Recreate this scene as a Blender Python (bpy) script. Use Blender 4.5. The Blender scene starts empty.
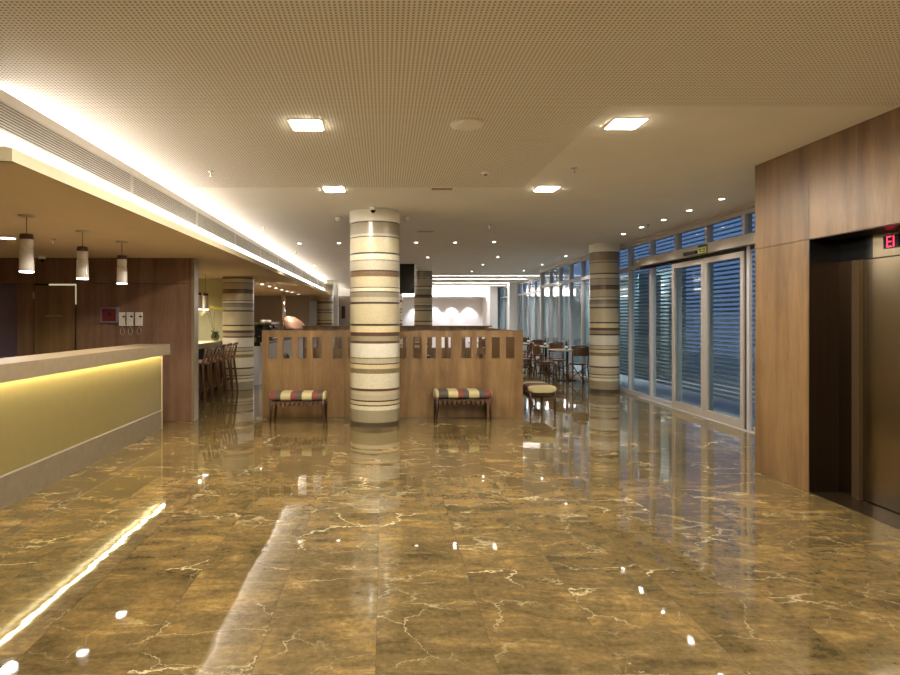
import bpy, bmesh, math, random
from mathutils import Vector, Matrix
random.seed(7)
PI = math.pi
sc = bpy.context.scene
COL = sc.collection
H = 1.5                                    # eye height
def px(x, Y): return (x-384.0)*Y/600.0     # photo column -> X at depth Y
def pz(y, Y): return H+(318.0-y)*Y/600.0   # photo row -> z at depth Y

# ------------------------------------------------------------------ materials
def newmat(name):
    m = bpy.data.materials.new(name); m.use_nodes = True
    nt = m.node_tree; nt.nodes.clear()
    out = nt.nodes.new('ShaderNodeOutputMaterial')
    return m, nt, out
def N(nt, t, **kw):
    n = nt.nodes.new(t)
    for k, v in kw.items():
        if hasattr(n, k): setattr(n, k, v)
        else: n.inputs[k].default_value = v
    return n
def c4(c): return (c[0], c[1], c[2], 1)
def srgb(r, g, b):
    f = lambda v: (v/255/12.92) if v/255 <= .04045 else ((v/255+.055)/1.055)**2.4
    return (f(r), f(g), f(b))
def ramp(nt, stops):
    r = nt.nodes.new('ShaderNodeValToRGB'); e = r.color_ramp.elements
    while len(e) < len(stops): e.new(.5)
    for i, (p, c) in enumerate(stops): e[i].position = p; e[i].color = c4(c)
    return r
def plain(name, col, rough=.5, metal=0, noise=.06, scale=8, bump=0, spec=.5, stretch=(1,1,1)):
    m, nt, out = newmat(name)
    b = N(nt, 'ShaderNodeBsdfPrincipled'); b.inputs['Roughness'].default_value = rough
    b.inputs['Metallic'].default_value = metal; b.inputs['Specular IOR Level'].default_value = spec
    tc = N(nt, 'ShaderNodeTexCoord'); mp = N(nt, 'ShaderNodeMapping'); mp.inputs['Scale'].default_value = stretch
    nt.links.new(tc.outputs['Object'], mp.inputs[0])
    no = N(nt, 'ShaderNodeTexNoise'); no.inputs['Scale'].default_value = scale; no.inputs['Detail'].default_value = 4
    nt.links.new(mp.outputs[0], no.inputs[0])
    r = ramp(nt, [(.3, tuple(max(0, v*(1-noise)) for v in col)), (.7, tuple(min(1, v*(1+noise)) for v in col))])
    nt.links.new(no.outputs[0], r.inputs[0]); nt.links.new(r.outputs[0], b.inputs['Base Color'])
    if bump:
        bp = N(nt, 'ShaderNodeBump'); bp.inputs['Strength'].default_value = bump; bp.inputs['Distance'].default_value = .005
        nt.links.new(no.outputs[0], bp.inputs['Height']); nt.links.new(bp.outputs[0], b.inputs['Normal'])
    nt.links.new(b.outputs[0], out.inputs[0]); return m
def emit(name, col, s):
    m, nt, out = newmat(name); e = N(nt, 'ShaderNodeEmission')
    e.inputs[0].default_value = c4(col); e.inputs[1].default_value = s
    nt.links.new(e.outputs[0], out.inputs[0]); return m
def wood(name, dark, mid, light, rough=.42, panel=0.0):
    m, nt, out = newmat(name)
    b = N(nt, 'ShaderNodeBsdfPrincipled'); b.inputs['Roughness'].default_value = rough
    tc = N(nt, 'ShaderNodeTexCoord')
    mp = N(nt, 'ShaderNodeMapping'); mp.inputs['Scale'].default_value = (1, 1, .09)
    nt.links.new(tc.outputs['Object'], mp.inputs[0])
    n1 = N(nt, 'ShaderNodeTexNoise'); n1.inputs['Scale'].default_value = 7; n1.inputs['Detail'].default_value = 6; n1.inputs['Distortion'].default_value = .6
    n2 = N(nt, 'ShaderNodeTexNoise'); n2.inputs['Scale'].default_value = 90; n2.inputs['Detail'].default_value = 3
    n3 = N(nt, 'ShaderNodeTexNoise'); n3.inputs['Scale'].default_value = 3.5
    for n in (n1, n2): nt.links.new(mp.outputs[0], n.inputs[0])
    nt.links.new(tc.outputs['Object'], n3.inputs[0])
    a = N(nt, 'ShaderNodeMath', operation='MULTIPLY'); a.inputs[1].default_value = .62
    nt.links.new(n1.outputs[0], a.inputs[0])
    a2 = N(nt, 'ShaderNodeMath', operation='MULTIPLY_ADD'); a2.inputs[1].default_value = .22
    nt.links.new(n2.outputs[0], a2.inputs[0]); nt.links.new(a.outputs[0], a2.inputs[2])
    a3 = N(nt, 'ShaderNodeMath', operation='MULTIPLY_ADD'); a3.inputs[1].default_value = .16
    nt.links.new(n3.outputs[0], a3.inputs[0]); nt.links.new(a2.outputs[0], a3.inputs[2])
    r = ramp(nt, [(.36, dark), (.5, mid), (.64, light)])
    nt.links.new(a3.outputs[0], r.inputs[0]); nt.links.new(r.outputs[0], b.inputs['Base Color'])
    nt.links.new(b.outputs[0], out.inputs[0]); return m
def mathn(nt, op, a, b=None, c=None):
    n = N(nt, 'ShaderNodeMath', operation=op)
    for i, v in enumerate((a, b, c)):
        if v is None: continue
        if isinstance(v, (int, float)): n.inputs[i].default_value = v
        else: nt.links.new(v, n.inputs[i])
    return n.outputs[0]

def marble():
    m, nt, out = newmat('brown_marble')
    L = nt.links.new
    b = N(nt, 'ShaderNodeBsdfPrincipled')
    geo = N(nt, 'ShaderNodeNewGeometry'); sx = N(nt, 'ShaderNodeSeparateXYZ'); L(geo.outputs['Position'], sx.inputs[0])
    tx, ty = .525, 1.043
    u = mathn(nt, 'DIVIDE', mathn(nt, 'ADD', sx.outputs[0], .036), tx)
    v = mathn(nt, 'DIVIDE', mathn(nt, 'SUBTRACT', sx.outputs[1], 3.571), ty)
    fu, fv = mathn(nt, 'FLOOR', u), mathn(nt, 'FLOOR', v)
    cb = N(nt, 'ShaderNodeCombineXYZ'); L(fu, cb.inputs[0]); L(fv, cb.inputs[1])
    wn = N(nt, 'ShaderNodeTexWhiteNoise'); wn.noise_dimensions = '3D'; L(cb.outputs[0], wn.inputs[0])
    # each tile takes its own piece of stone
    sc_ = N(nt, 'ShaderNodeVectorMath', operation='SCALE'); L(wn.outputs['Color'], sc_.inputs[0]); sc_.inputs['Scale'].default_value = 3.0
    pairc = N(nt, 'ShaderNodeVectorMath', operation='ADD'); L(geo.outputs['Position'], pairc.inputs[0]); L(sc_.outputs[0], pairc.inputs[1])
    mp = N(nt, 'ShaderNodeMapping'); L(pairc.outputs[0], mp.inputs[0]); mp.inputs['Rotation'].default_value = (0, 0, .5)
    big = N(nt, 'ShaderNodeTexNoise'); L(mp.outputs[0], big.inputs[0]); big.inputs['Scale'].default_value = 2.1; big.inputs['Detail'].default_value = 9; big.inputs['Roughness'].default_value = .68; big.inputs['Distortion'].default_value = .7
    mpb = N(nt, 'ShaderNodeMapping'); L(pairc.outputs[0], mpb.inputs[0]); mpb.inputs['Scale'].default_value = (.9, 3.4, 1); mpb.inputs['Rotation'].default_value = (0, 0, .12)
    st = N(nt, 'ShaderNodeTexNoise'); L(mpb.outputs[0], st.inputs[0]); st.inputs['Scale'].default_value = 2.2; st.inputs['Detail'].default_value = 10; st.inputs['Roughness'].default_value = .66; st.inputs['Distortion'].default_value = 1.0
    mixv = mathn(nt, 'ADD', mathn(nt, 'MULTIPLY', big.outputs[0], .5), mathn(nt, 'MULTIPLY', st.outputs[0], .5))
    base = ramp(nt, [(.34, srgb(74, 61, 38)), (.43, srgb(97, 81, 50)), (.51, srgb(114, 95, 60)), (.59, srgb(140, 113, 66)), (.66, srgb(166, 146, 100))])
    L(mixv, base.inputs[0])
    fine = N(nt, 'ShaderNodeTexNoise'); L(pairc.outputs[0], fine.inputs[0]); fine.inputs['Scale'].default_value = 30; fine.inputs['Detail'].default_value = 8; fine.inputs['Roughness'].default_value = .75
    fr = ramp(nt, [(.3, (.58, .59, .6)), (.5, (1.04, 1.05, 1.06)), (.7, (1.55, 1.54, 1.5))]); L(fine.outputs[0], fr.inputs[0])
    mul = N(nt, 'ShaderNodeMixRGB', blend_type='MULTIPLY'); mul.inputs[0].default_value = .8; L(base.outputs[0], mul.inputs[1]); L(fr.outputs[0], mul.inputs[2])
    # veins: cracks that branch, bent by noise and broken up by a mask
    def vein(scale, width, seed, rot, mlo, mhi, sx_=1.0, warp=.35, msc=.9):
        mv = N(nt, 'ShaderNodeMapping'); L(pairc.outputs[0], mv.inputs[0]); mv.inputs['Location'].default_value = (seed, seed*1.7, seed*.3); mv.inputs['Rotation'].default_value = (0, 0, rot); mv.inputs['Scale'].default_value = (sx_, 1, 1)
        w = N(nt, 'ShaderNodeTexNoise'); L(mv.outputs[0], w.inputs[0]); w.inputs['Scale'].default_value = scale*2.2; w.inputs['Detail'].default_value = 9; w.inputs['Roughness'].default_value = .62
        ws = N(nt, 'ShaderNodeVectorMath', operation='SCALE'); L(w.outputs['Color'], ws.inputs[0]); ws.inputs['Scale'].default_value = warp/scale*1.6
        wa = N(nt, 'ShaderNodeVectorMath', operation='ADD'); L(mv.outputs[0], wa.inputs[0]); L(ws.outputs[0], wa.inputs[1])
        vo = N(nt, 'ShaderNodeTexVoronoi'); vo.feature = 'DISTANCE_TO_EDGE'; vo.inputs['Scale'].default_value = scale; L(wa.outputs[0], vo.inputs[0])
        r_ = N(nt, 'ShaderNodeMapRange'); L(vo.outputs['Distance'], r_.inputs[0]); r_.inputs[1].default_value = 0; r_.inputs[2].default_value = width*scale; r_.inputs[3].default_value = 1; r_.inputs[4].default_value = 0
        k = N(nt, 'ShaderNodeTexNoise'); L(mv.outputs[0], k.inputs[0]); k.inputs['Scale'].default_value = scale*msc; k.inputs['Detail'].default_value = 3
        kk = N(nt, 'ShaderNodeMapRange'); L(k.outputs[0], kk.inputs[0]); kk.inputs[1].default_value = mlo; kk.inputs[2].default_value = mhi
        return mathn(nt, 'MULTIPLY', r_.outputs[0], kk.outputs[0])
    v1 = vein(1.05, .0085, 3.1, .4, .47, .62, .7, .4, 1.3); v2 = vein(2.6, .0045, 9.2, 1.2, .48, .66, .8, .4); v3 = vein(5.0, .008, 5.0, .2, .6, .72, .5, .5, .35)
    vs = mathn(nt, 'MINIMUM', mathn(nt, 'ADD', mathn(nt, 'ADD', v1, mathn(nt, 'MULTIPLY', v2, .6)), mathn(nt, 'MULTIPLY', v3, .7)), .85)
    mx = N(nt, 'ShaderNodeMixRGB'); L(vs, mx.inputs[0]); L(mul.outputs[0], mx.inputs[1]); mx.inputs[2].default_value = c4(srgb(226, 210, 168))
    # slight shade difference of tiles, thin joints
    tv = N(nt, 'ShaderNodeMapRange'); L(wn.outputs['Value'], tv.inputs[0]); tv.inputs[3].default_value = .86; tv.inputs[4].default_value = 1.12
    tm = N(nt, 'ShaderNodeMixRGB', blend_type='MULTIPLY'); tm.inputs[0].default_value = 1; L(mx.outputs[0], tm.inputs[1]); L(tv.outputs[0], tm.inputs[2])
    eu = mathn(nt, 'MULTIPLY', mathn(nt, 'SUBTRACT', .5, mathn(nt, 'ABSOLUTE', mathn(nt, 'SUBTRACT', mathn(nt, 'FRACT', u), .5))), tx)
    ev = mathn(nt, 'MULTIPLY', mathn(nt, 'SUBTRACT', .5, mathn(nt, 'ABSOLUTE', mathn(nt, 'SUBTRACT', mathn(nt, 'FRACT', v), .5))), ty)
    j = mathn(nt, 'LESS_THAN', mathn(nt, 'MINIMUM', eu, ev), .0016)
    jm = N(nt, 'ShaderNodeMixRGB'); L(mathn(nt, 'MULTIPLY', j, .45), jm.inputs[0]); L(tm.outputs[0], jm.inputs[1]); jm.inputs[2].default_value = c4(srgb(70, 54, 34))
    L(jm.outputs[0], b.inputs['Base Color'])
    b.inputs['Roughness'].default_value = .035; b.inputs['IOR'].default_value = 1.62
    # polished stone is never dead flat: long ripples plus a small lippage of each tile
    wv = N(nt, 'ShaderNodeTexNoise'); L(geo.outputs['Position'], wv.inputs[0]); wv.inputs['Scale'].default_value = 3; wv.inputs['Detail'].default_value = 2
    bp = N(nt, 'ShaderNodeBump'); bp.inputs['Strength'].default_value = .12; bp.inputs['Distance'].default_value = .012
    L(wv.outputs[0], bp.inputs['Height']); 
    L(bp.outputs[0], b.inputs['Normal'])
    L(b.outputs[0], out.inputs[0]); return m

def perforated():
    m, nt, out = newmat('perforated_plaster'); L = nt.links.new
    b = N(nt, 'ShaderNodeBsdfPrincipled'); b.inputs['Roughness'].default_value = .9; b.inputs['Specular IOR Level'].default_value = .1
    geo = N(nt, 'ShaderNodeNewGeometry'); sx = N(nt, 'ShaderNodeSeparateXYZ'); L(geo.outputs['Position'], sx.inputs[0])
    p = .0255
    fx = mathn(nt, 'SUBTRACT', mathn(nt, 'FRACT', mathn(nt, 'DIVIDE', mathn(nt, 'ADD', sx.outputs[0], 50), p)), .5)
    fy = mathn(nt, 'SUBTRACT', mathn(nt, 'FRACT', mathn(nt, 'DIVIDE', mathn(nt, 'ADD', sx.outputs[1], 50), p)), .5)
    d = mathn(nt, 'ADD', mathn(nt, 'MULTIPLY', fx, fx), mathn(nt, 'MULTIPLY', fy, fy))
    h = mathn(nt, 'LESS_THAN', d, .075)
    mx = N(nt, 'ShaderNodeMixRGB'); L(h, mx.inputs[0]); mx.inputs[1].default_value = c4(CEIL); mx.inputs[2].default_value = c4(srgb(170, 156, 140))
    L(mx.outputs[0], b.inputs['Base Color']); L(b.outputs[0], out.inputs[0]); return m

def glass(name, tint, refl=.9):
    m, nt, out = newmat(name); L = nt.links.new
    t = N(nt, 'ShaderNodeBsdfTransparent'); t.inputs[0].default_value = c4(tint)
    g = N(nt, 'ShaderNodeBsdfGlossy'); g.inputs['Roughness'].default_value = .01; g.inputs[0].default_value = (refl, refl, refl, 1)
    lw = N(nt, 'ShaderNodeLayerWeight'); lw.inputs[0].default_value = .5
    f = mathn(nt, 'MULTIPLY_ADD', mathn(nt, 'POWER', lw.outputs['Facing'], 5), .7, .03)
    x = N(nt, 'ShaderNodeMixShader'); L(f, x.inputs[0]); L(t.outputs[0], x.inputs[1]); L(g.outputs[0], x.inputs[2])
    L(x.outputs[0], out.inputs[0]); return m

CEIL = srgb(242, 240, 236)
M = {}
M['marble'] = marble()
M['ceil'] = plain('ceiling_plaster', CEIL, .9, noise=.02, scale=2, spec=.1)
M['perf'] = perforated()
M['low_ceil'] = plain('beige_plaster', srgb(226, 206, 172), .9, noise=.02, scale=2, spec=.1)
M['oak'] = wood('oak_laminate', srgb(98, 72, 44), srgb(121, 92, 59), srgb(140, 110, 74))
M['oak_part'] = wood('honey_oak_laminate', srgb(104, 77, 44), srgb(131, 99, 61), srgb(152, 120, 78))
M['walnut'] = wood('walnut_laminate', srgb(92, 66, 48), srgb(112, 82, 60), srgb(128, 97, 72))
M['walnut_door'] = wood('olive_walnut_laminate', srgb(92, 68, 38), srgb(112, 84, 50), srgb(126, 96, 60))
M['darkwood'] = wood('dark_stained_wood', srgb(46, 26, 16), srgb(62, 36, 22), srgb(78, 48, 30), .35)
M['chairwood'] = wood('bentwood', srgb(76, 50, 28), srgb(98, 66, 38), srgb(116, 80, 48), .35)
M['gap'] = plain('dark_joint', srgb(34, 24, 16), .8)
M['alu'] = plain('painted_aluminium', srgb(186, 182, 180), .45, .0, noise=.02)
M['alu_warm'] = plain('warm_painted_aluminium', srgb(178, 168, 156), .45, .0, noise=.02)
M['jambm'] = plain('bronze_jamb', srgb(104, 84, 60), .3, .6, noise=.04)
M['trimb'] = plain('champagne_metal', srgb(140, 122, 96), .35, .5, noise=.03)
M['white'] = plain('white_paint', srgb(240, 237, 234), .7, noise=.02)
M['cream'] = plain('cream_plaster', srgb(214, 196, 160), .8, noise=.03)
M['greenwall'] = plain('pale_olive_plaster', srgb(206, 198, 158), .85, noise=.03)
M['greywall'] = plain('taupe_plaster', srgb(168, 154, 138), .85, noise=.03)
M['capwhite'] = plain('cream_ring', srgb(246, 240, 228), .6, noise=.01)
M['black'] = plain('black_gloss', srgb(16, 14, 12), .2, noise=.1)
M['blackmat'] = plain('black_matte', srgb(22, 20, 19), .7, noise=.1)
M['steel'] = plain('brushed_steel', srgb(160, 146, 122), .2, 1, noise=.05, scale=60, stretch=(1, 1, .02), bump=.06)
M['steel_dark'] = plain('dark_bronze_steel', srgb(58, 44, 32), .35, .8, noise=.08, scale=40, stretch=(1, 1, .02))
M['chrome'] = plain('chrome', srgb(220, 220, 220), .12, 1, noise=.02)
M['granite'] = plain('black_granite', srgb(44, 34, 26), .12, noise=.3, scale=90)
M['stone_top'] = plain('beige_stone_slab', srgb(150, 132, 106), .35, noise=.08, scale=14)
M['stone_base'] = plain('beige_stone_plinth', srgb(128, 114, 92), .4, noise=.1, scale=10)
M['gold'] = plain('gold_back_painted_panel', srgb(136, 120, 76), .28, noise=.03)
M['slat'] = plain('grille_white', srgb(232, 230, 224), .5, noise=.02)
M['louvre'] = plain('slate_blue_louvre', srgb(128, 134, 138), .5, .0, noise=.05)
M['outwall'] = plain('outside_grey_green_cladding', srgb(150, 168, 168), .7, noise=.12, scale=2, stretch=(1, 3, .05))
M['outfloor'] = plain('pale_terrace_paving', srgb(200, 200, 200), .8, noise=.1)
M['glass'] = glass('clear_glass', (.86, .93, .95))
M['vase'] = glass('vase_glass', (.72, .74, .68))
M['copper'] = plain('copper_skin', srgb(200, 164, 144), .4, .15, noise=.06)
M['red'] = plain('alarm_red', srgb(92, 18, 20), .35, noise=.1)
M['lilac'] = plain('violet_grey_plaster', srgb(124, 108, 124), .8, noise=.05)
M['counter_grey'] = plain('pale_grey_laminate', srgb(186, 178, 176), .5, noise=.03)
M['tabletop'] = plain('table_laminate', srgb(190, 178, 160), .25, noise=.05)
M['leaf'] = plain('leaf_green', srgb(52, 74, 34), .5, noise=.2)
M['petal'] = plain('petal_yellow', srgb(222, 206, 80), .6, noise=.1)
M['petal_w'] = plain('petal_white', srgb(235, 228, 205), .6, noise=.05)
M['ceramic'] = plain('ivory_ceramic', srgb(200, 190, 174), .35, noise=.1, scale=25, stretch=(1, 1, .1))
M['sign'] = plain('sign_yellow_green', srgb(196, 206, 110), .5, noise=.02)
M['f_red'] = plain('fabric_brick_red', srgb(126, 66, 58), .9, noise=.12, scale=120)
M['f_cream'] = plain('fabric_cream', srgb(192, 178, 130), .9, noise=.08, scale=120)
M['f_grey'] = plain('fabric_olive_grey', srgb(88, 78, 66), .9, noise=.12, scale=120)
M['web'] = plain('leather_webbing', srgb(96, 66, 42), .6, noise=.1)
M['lamp_warm'] = emit('lamp_warm', (1, .88, .62), 30)
M['lamp_small'] = emit('lamp_small', (1, .9, .78), 8)
M['lamp_pend'] = emit('lamp_pendant', (1, .9, .84), 6)
M['led'] = emit('led_cove', (1, .94, .86), 15)
M['led_low'] = emit('led_lower_strip', (1, .94, .86), 2.2)
M['led_gold'] = emit('led_counter', (1, .9, .56), 12)
M['led_slot'] = emit('led_slot', (1, .94, .9), 4)
M['led_cool'] = emit('led_far_cove', (1, .93, .88), 30)
M['digit'] = emit('red_digit', (1, .03, .08), 1.2)
M['gap_light'] = emit('light_behind_door', (1, .86, .55), .16)

# ------------------------------------------------------------------ geometry helpers
class MB:
    def __init__(s): s.bm = bmesh.new(); s.mats = []; s.cur = 0
    def use(s, m):
        m = M[m] if isinstance(m, str) else m
        if m not in s.mats: s.mats.append(m)
        s.cur = s.mats.index(m); return s
    def _n(s, before, smooth=False):
        for f in s.bm.faces:
            if f.index == -1 or f.index >= before: pass
        fs = list(s.bm.faces)[before:]
        for f in fs: f.material_index = s.cur; f.smooth = smooth
    def box(s, x0, x1, y0, y1, z0, z1, bev=0):
        n = len(s.bm.faces)
        r = bmesh.ops.create_cube(s.bm, size=1)
        bmesh.ops.scale(s.bm, vec=(abs(x1-x0), abs(y1-y0), abs(z1-z0)), verts=r['verts'])
        bmesh.ops.translate(s.bm, vec=((x0+x1)/2, (y0+y1)/2, (z0+z1)/2), verts=r['verts'])
        if bev:
            es = list({e for v in r['verts'] for e in v.link_edges})
            bmesh.ops.bevel(s.bm, geom=es, offset=bev, segments=2, profile=.5, affect='EDGES')
        s._n(n); return s
    def lathe(s, prof, loc=(0, 0, 0), seg=24, mat=None, rot=None, smooth=True):
        """prof = [(r,z)...]"""
        n = len(s.bm.faces); rings = []
        R = rot or Matrix.Identity(3)
        for r, z in prof:
            ring = []
            for i in range(seg):
                a = 2*PI*i/seg
                ring.append(s.bm.verts.new(Vector(loc)+R @ Vector((max(r, 1e-5)*math.cos(a), max(r, 1e-5)*math.sin(a), z))))
            rings.append(ring)
        for a, b in zip(rings, rings[1:]):
            for i in range(seg):
                s.bm.faces.new((a[i], a[(i+1) % seg], b[(i+1) % seg], b[i]))
        if prof[0][0] > 1e-4: s.bm.faces.new(list(reversed(rings[0])))
        if prof[-1][0] > 1e-4: s.bm.faces.new(rings[-1])
        s._n(n, smooth); return s
    def cyl(s, x, y, z0, z1, r, seg=20): return s.lathe([(r, z0), (r, z1)], (x, y, 0), seg)
    def tube(s, pts, r, seg=8):
        n = len(s.bm.faces); pts = [Vector(p) for p in pts]; rings = []
        rr = r if isinstance(r, (list, tuple)) else [r]*len(pts)
        for i, p in enumerate(pts):
            d = (pts[min(i+1, len(pts)-1)]-pts[max(i-1, 0)]).normalized()
            up = Vector((0, 0, 1)) if abs(d.z) < .9 else Vector((1, 0, 0))
            u = d.cross(up).normalized(); w = u.cross(d)
            rings.append([s.bm.verts.new(p+u*rr[i]*math.cos(2*PI*k/seg)+w*rr[i]*math.sin(2*PI*k/seg)) for k in range(seg)])
        for a, b in zip(rings, rings[1:]):
            for k in range(seg): s.bm.faces.new((a[k], a[(k+1) % seg], b[(k+1) % seg], b[k]))
        s.bm.faces.new(list(reversed(rings[0]))); s.bm.faces.new(rings[-1])
        s._n(n, True); return s
    def prism(s, poly, axis, a0, a1):
        """poly: 2D points; axis 'x','y','z' is the extrusion direction"""
        n = len(s.bm.faces)
        def P(p, a): return {'x': (a, p[0], p[1]), 'y': (p[0], a, p[1]), 'z': (p[0], p[1], a)}[axis]
        A = [s.bm.verts.new(P(p, a0)) for p in poly]; B = [s.bm.verts.new(P(p, a1)) for p in poly]
        s.bm.faces.new(A); s.bm.faces.new(list(reversed(B)))
        for i in range(len(poly)): s.bm.faces.new((A[i], B[i], B[(i+1) % len(poly)], A[(i+1) % len(poly)]))
        s._n(n); return s
    def build(s, name, parent=None, loc=(0, 0, 0), mat=None, rotz=0):
        bmesh.ops.recalc_face_normals(s.bm, faces=s.bm.faces[:])
        me = bpy.data.meshes.new(name); s.bm.to_mesh(me); s.bm.free()
        for m in s.mats: me.materials.append(m)
        o = bpy.data.objects.new(name, me); COL.objects.link(o); o.location = loc; o.rotation_euler = (0, 0, rotz)
        if parent: o.parent = parent
        return o
def mb(m): return MB().use(m)
def tag(o, label=None, cat=None, group=None, kind=None):
    if label: o['label'] = label
    if cat: o['category'] = cat
    if group: o['group'] = group
    if kind: o['kind'] = kind
    return o
def empty(name, loc, label=None, cat=None, group=None, rotz=0, kind=None):
    o = bpy.data.objects.new(name, None); COL.objects.link(o); o.location = loc; o.rotation_euler = (0, 0, rotz)
    o.empty_display_size = .1
    return tag(o, label, cat, group, kind)
def struct(o): o['kind'] = 'structure'; return o
def dup(root, loc, rotz=None, label=None, group=None):
    r = root.copy(); COL.objects.link(r); r.location = loc
    if rotz is not None: r.rotation_euler = (0, 0, rotz)
    if label: r['label'] = label
    if group: r['group'] = group
    for ch in list(root.children):
        c = ch.copy(); COL.objects.link(c); c.parent = r
        for g in list(ch.children):
            d = g.copy(); COL.objects.link(d); d.parent = c
    return r
def place_all(proto, items, group=None):
    """items: (loc, rotz, label)"""
    for i, (loc, rz, lab) in enumerate(items):
        if i == 0:
            proto.location = loc; proto.rotation_euler = (0, 0, rz); proto['label'] = lab
            if group: proto['group'] = group
        else: dup(proto, loc, rz, lab, group)

# ------------------------------------------------------------------ shell
XL, XG, XG2, YB, YF = -7.0, 4.92, 5.7, -4.0, 31.0
LOW = 2.374                                # height of the dropped ceiling on the left
struct(mb('marble').box(XL, XG+.06, YB, 18.7, -.1, 0).box(XL, XG2+.06, 18.7, YF, -.1, 0).build('floor'))
# main ceiling: perforated field and plain rest, one slab of strips around the light slots
slots = [21.3, 23.1, 25.7, 27.7]
PF = [(-2.75, 1.6, YB, 6.9), (1.6, 3.66, YB, 4.25)]
c = mb('perf')
for a in PF: c.box(a[0], a[1], a[2], a[3], 3.0, 3.1)
c.use('ceil').box(1.6, 3.66, 4.25, 6.9, 3.0, 3.1).box(-2.75, 3.66, 6.9, 21.2, 3.0, 3.1)
c.box(3.66, XG+.1, YB, 18.7, 3.0, 3.1).box(3.66, XG2+.1, 18.7, 21.2, 3.0, 3.1).box(-2.75, .3, 21.2, YF, 3.0, 3.1)
SLX = {21.3: 5.6, 23.1: 5.5, 25.7: 5.62, 27.7: 5.6}
ys = [21.2]
for s_ in slots:
    c.box(.3, XG2+.1, ys[-1], s_-.11, 3.0, 3.1)if s_-.11 > ys[-1] else None
    c.box(SLX[s_], XG2+.1, s_-.11, s_+.11, 3.0, 3.1)
    ys.append(s_+.11)
c.box(.3, XG2+.1, ys[-1], YF, 3.0, 3.1)
struct(c.build('ceiling'))
for s_, w in zip(slots, ('nearest', 'second', 'third', 'farthest')):
    t = empty('ceiling_light_slot', (0, 0, 0), f'long white light slot across the far ceiling, {w} of the four', 'light slot', 'light slots across the far ceiling')
    mb('led_slot').box(.31, SLX[s_]-.01, s_-.10, s_+.10, 3.05, 3.07).build('light_strip', t)
    mb('white').box(.3, SLX[s_], s_-.11, s_+.11, 3.071, 3.1).build('housing', t)
# dropped ceiling on the left with its beam
struct(mb('low_ceil').box(XL, -2.10, 3.34, YF, LOW, LOW+.06).build('ceiling_reception'))
struct(mb('cream').box(-2.10, -2.07, 3.34, YF, LOW, pz(147.5, 3.34)-.0).box(XL, -2.10, 3.34, 3.37, LOW, 2.455).build('trim_beam'))
struct(mb('white').box(-2.35-.04, -2.35, 3.62, YF, LOW+.06, 2.57).box(-2.39, -2.35, 3.62, YF, 2.84, 2.905).box(-2.39, -2.365, 3.62, YF, 2.65, 2.84)
       .box(-2.75, -2.39, 3.62, YF, 2.80, 2.84).box(-2.80, -2.75, 3.62, YF, 2.80, 3.1).box(XL, -2.35, 3.58, 3.62, LOW+.06, 2.905).box(XL, -2.39, 3.62, 3.9, 2.80, 2.84).build('trim_cove'))
struct(mb('ceil').box(XL, -2.75, YB, 3.9, 3.0, 3.1).build('ceiling_left'))
struct(mb('ceil').box(XL, -2.80, 3.9, 3.95, 2.8, 3.1).build('trim_cove_end'))
t = empty('cove_light', (0, 0, 0), 'hidden warm LED strip in the cove above the air grilles', 'cove light')
mb('led').box(-2.70, -2.64, 3.9, 30.9, 2.845, 2.853).build('light_strip', t)
t = empty('cove_light', (0, 0, 0), 'bright white LED line running under the long air grilles', 'cove light')
mb('led_low').box(-2.35, -2.335, 3.62, 30.9, 2.575, 2.632).build('light_strip', t)
# air grilles
yy = [3.63, 5.6, 7.55, 9.5, 11.45, 13.4, 15.35, 17.3, 19.25, 21.2, 23.1]
ordw = ['nearest', 'second', 'third', 'fourth', 'fifth', 'sixth', 'seventh', 'eighth', 'ninth', 'farthest']
for k in range(10):
    a, b_ = yy[k]+.004, yy[k+1]-.004
    t = empty('air_grille', (-2.35, a, 2.65), f'long grey linear air grille under the cove, {ordw[k]} length from the camera', 'air grille', 'linear air grilles under the cove'); t['group'] = 'linear air grilles under the cove'
    L_ = b_-a
    g = mb('slat')
    for i in range(10): g.box(-.012, .0, .012, L_-.012, .012+i*.0185, .020+i*.0185)
    g.build('slats', t)
    mb('slat').box(-.013, .003, 0, L_, 0, .01).box(-.013, .003, 0, L_, .184, .19).box(-.013, .003, 0, .012, .01, .184).box(-.013, .003, L_-.012, L_, .01, .184).build('frame', t)
    mb('blackmat').box(-.0145, -.0131, 0, L_, 0, .19).build('backing', t)
# walls
struct(mb('cream').box(XL-.1, XL, YB, YF, 0, 3.1).build('wall_left'))
struct(mb('cream').box(XL, XG2+.3, YB-.1, YB, 0, 3.1).build('wall_back'))
struct(mb('white').box(XL, XG2+.3, YF, YF+.1, 0, 3.1).build('wall_far'))
# far soffit with cove
struct(mb('ceil').box(.35, 5.3, 29.6, 31.0, 2.52, 2.58).build('ceiling_far_soffit'))
t = empty('cove_light', (0, 0, 0), 'wide glowing white cove at the far end above the scalloped wall', 'cove light')
mb('led_slot').box(.36, 5.29, 29.70, 29.74, 2.60, 2.94).build('light_strip', t)
struct(mb('white').box(5.05, 5.42, 28.6, 31.0, 0, 3.0).build('wall_far_pier'))
t = empty('white_pillar', (5.55, 25.7, 0), 'slim white pillar against the farthest windows', 'pillar')
mb('white').box(-.22, .2, -.2, .2, 0, 3.0).build('pillar_shaft', t)
struct(mb('white').box(-2.15, -1.9, 24.8, 25.1, 0, 3.0).build('trim_white_post'))

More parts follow.
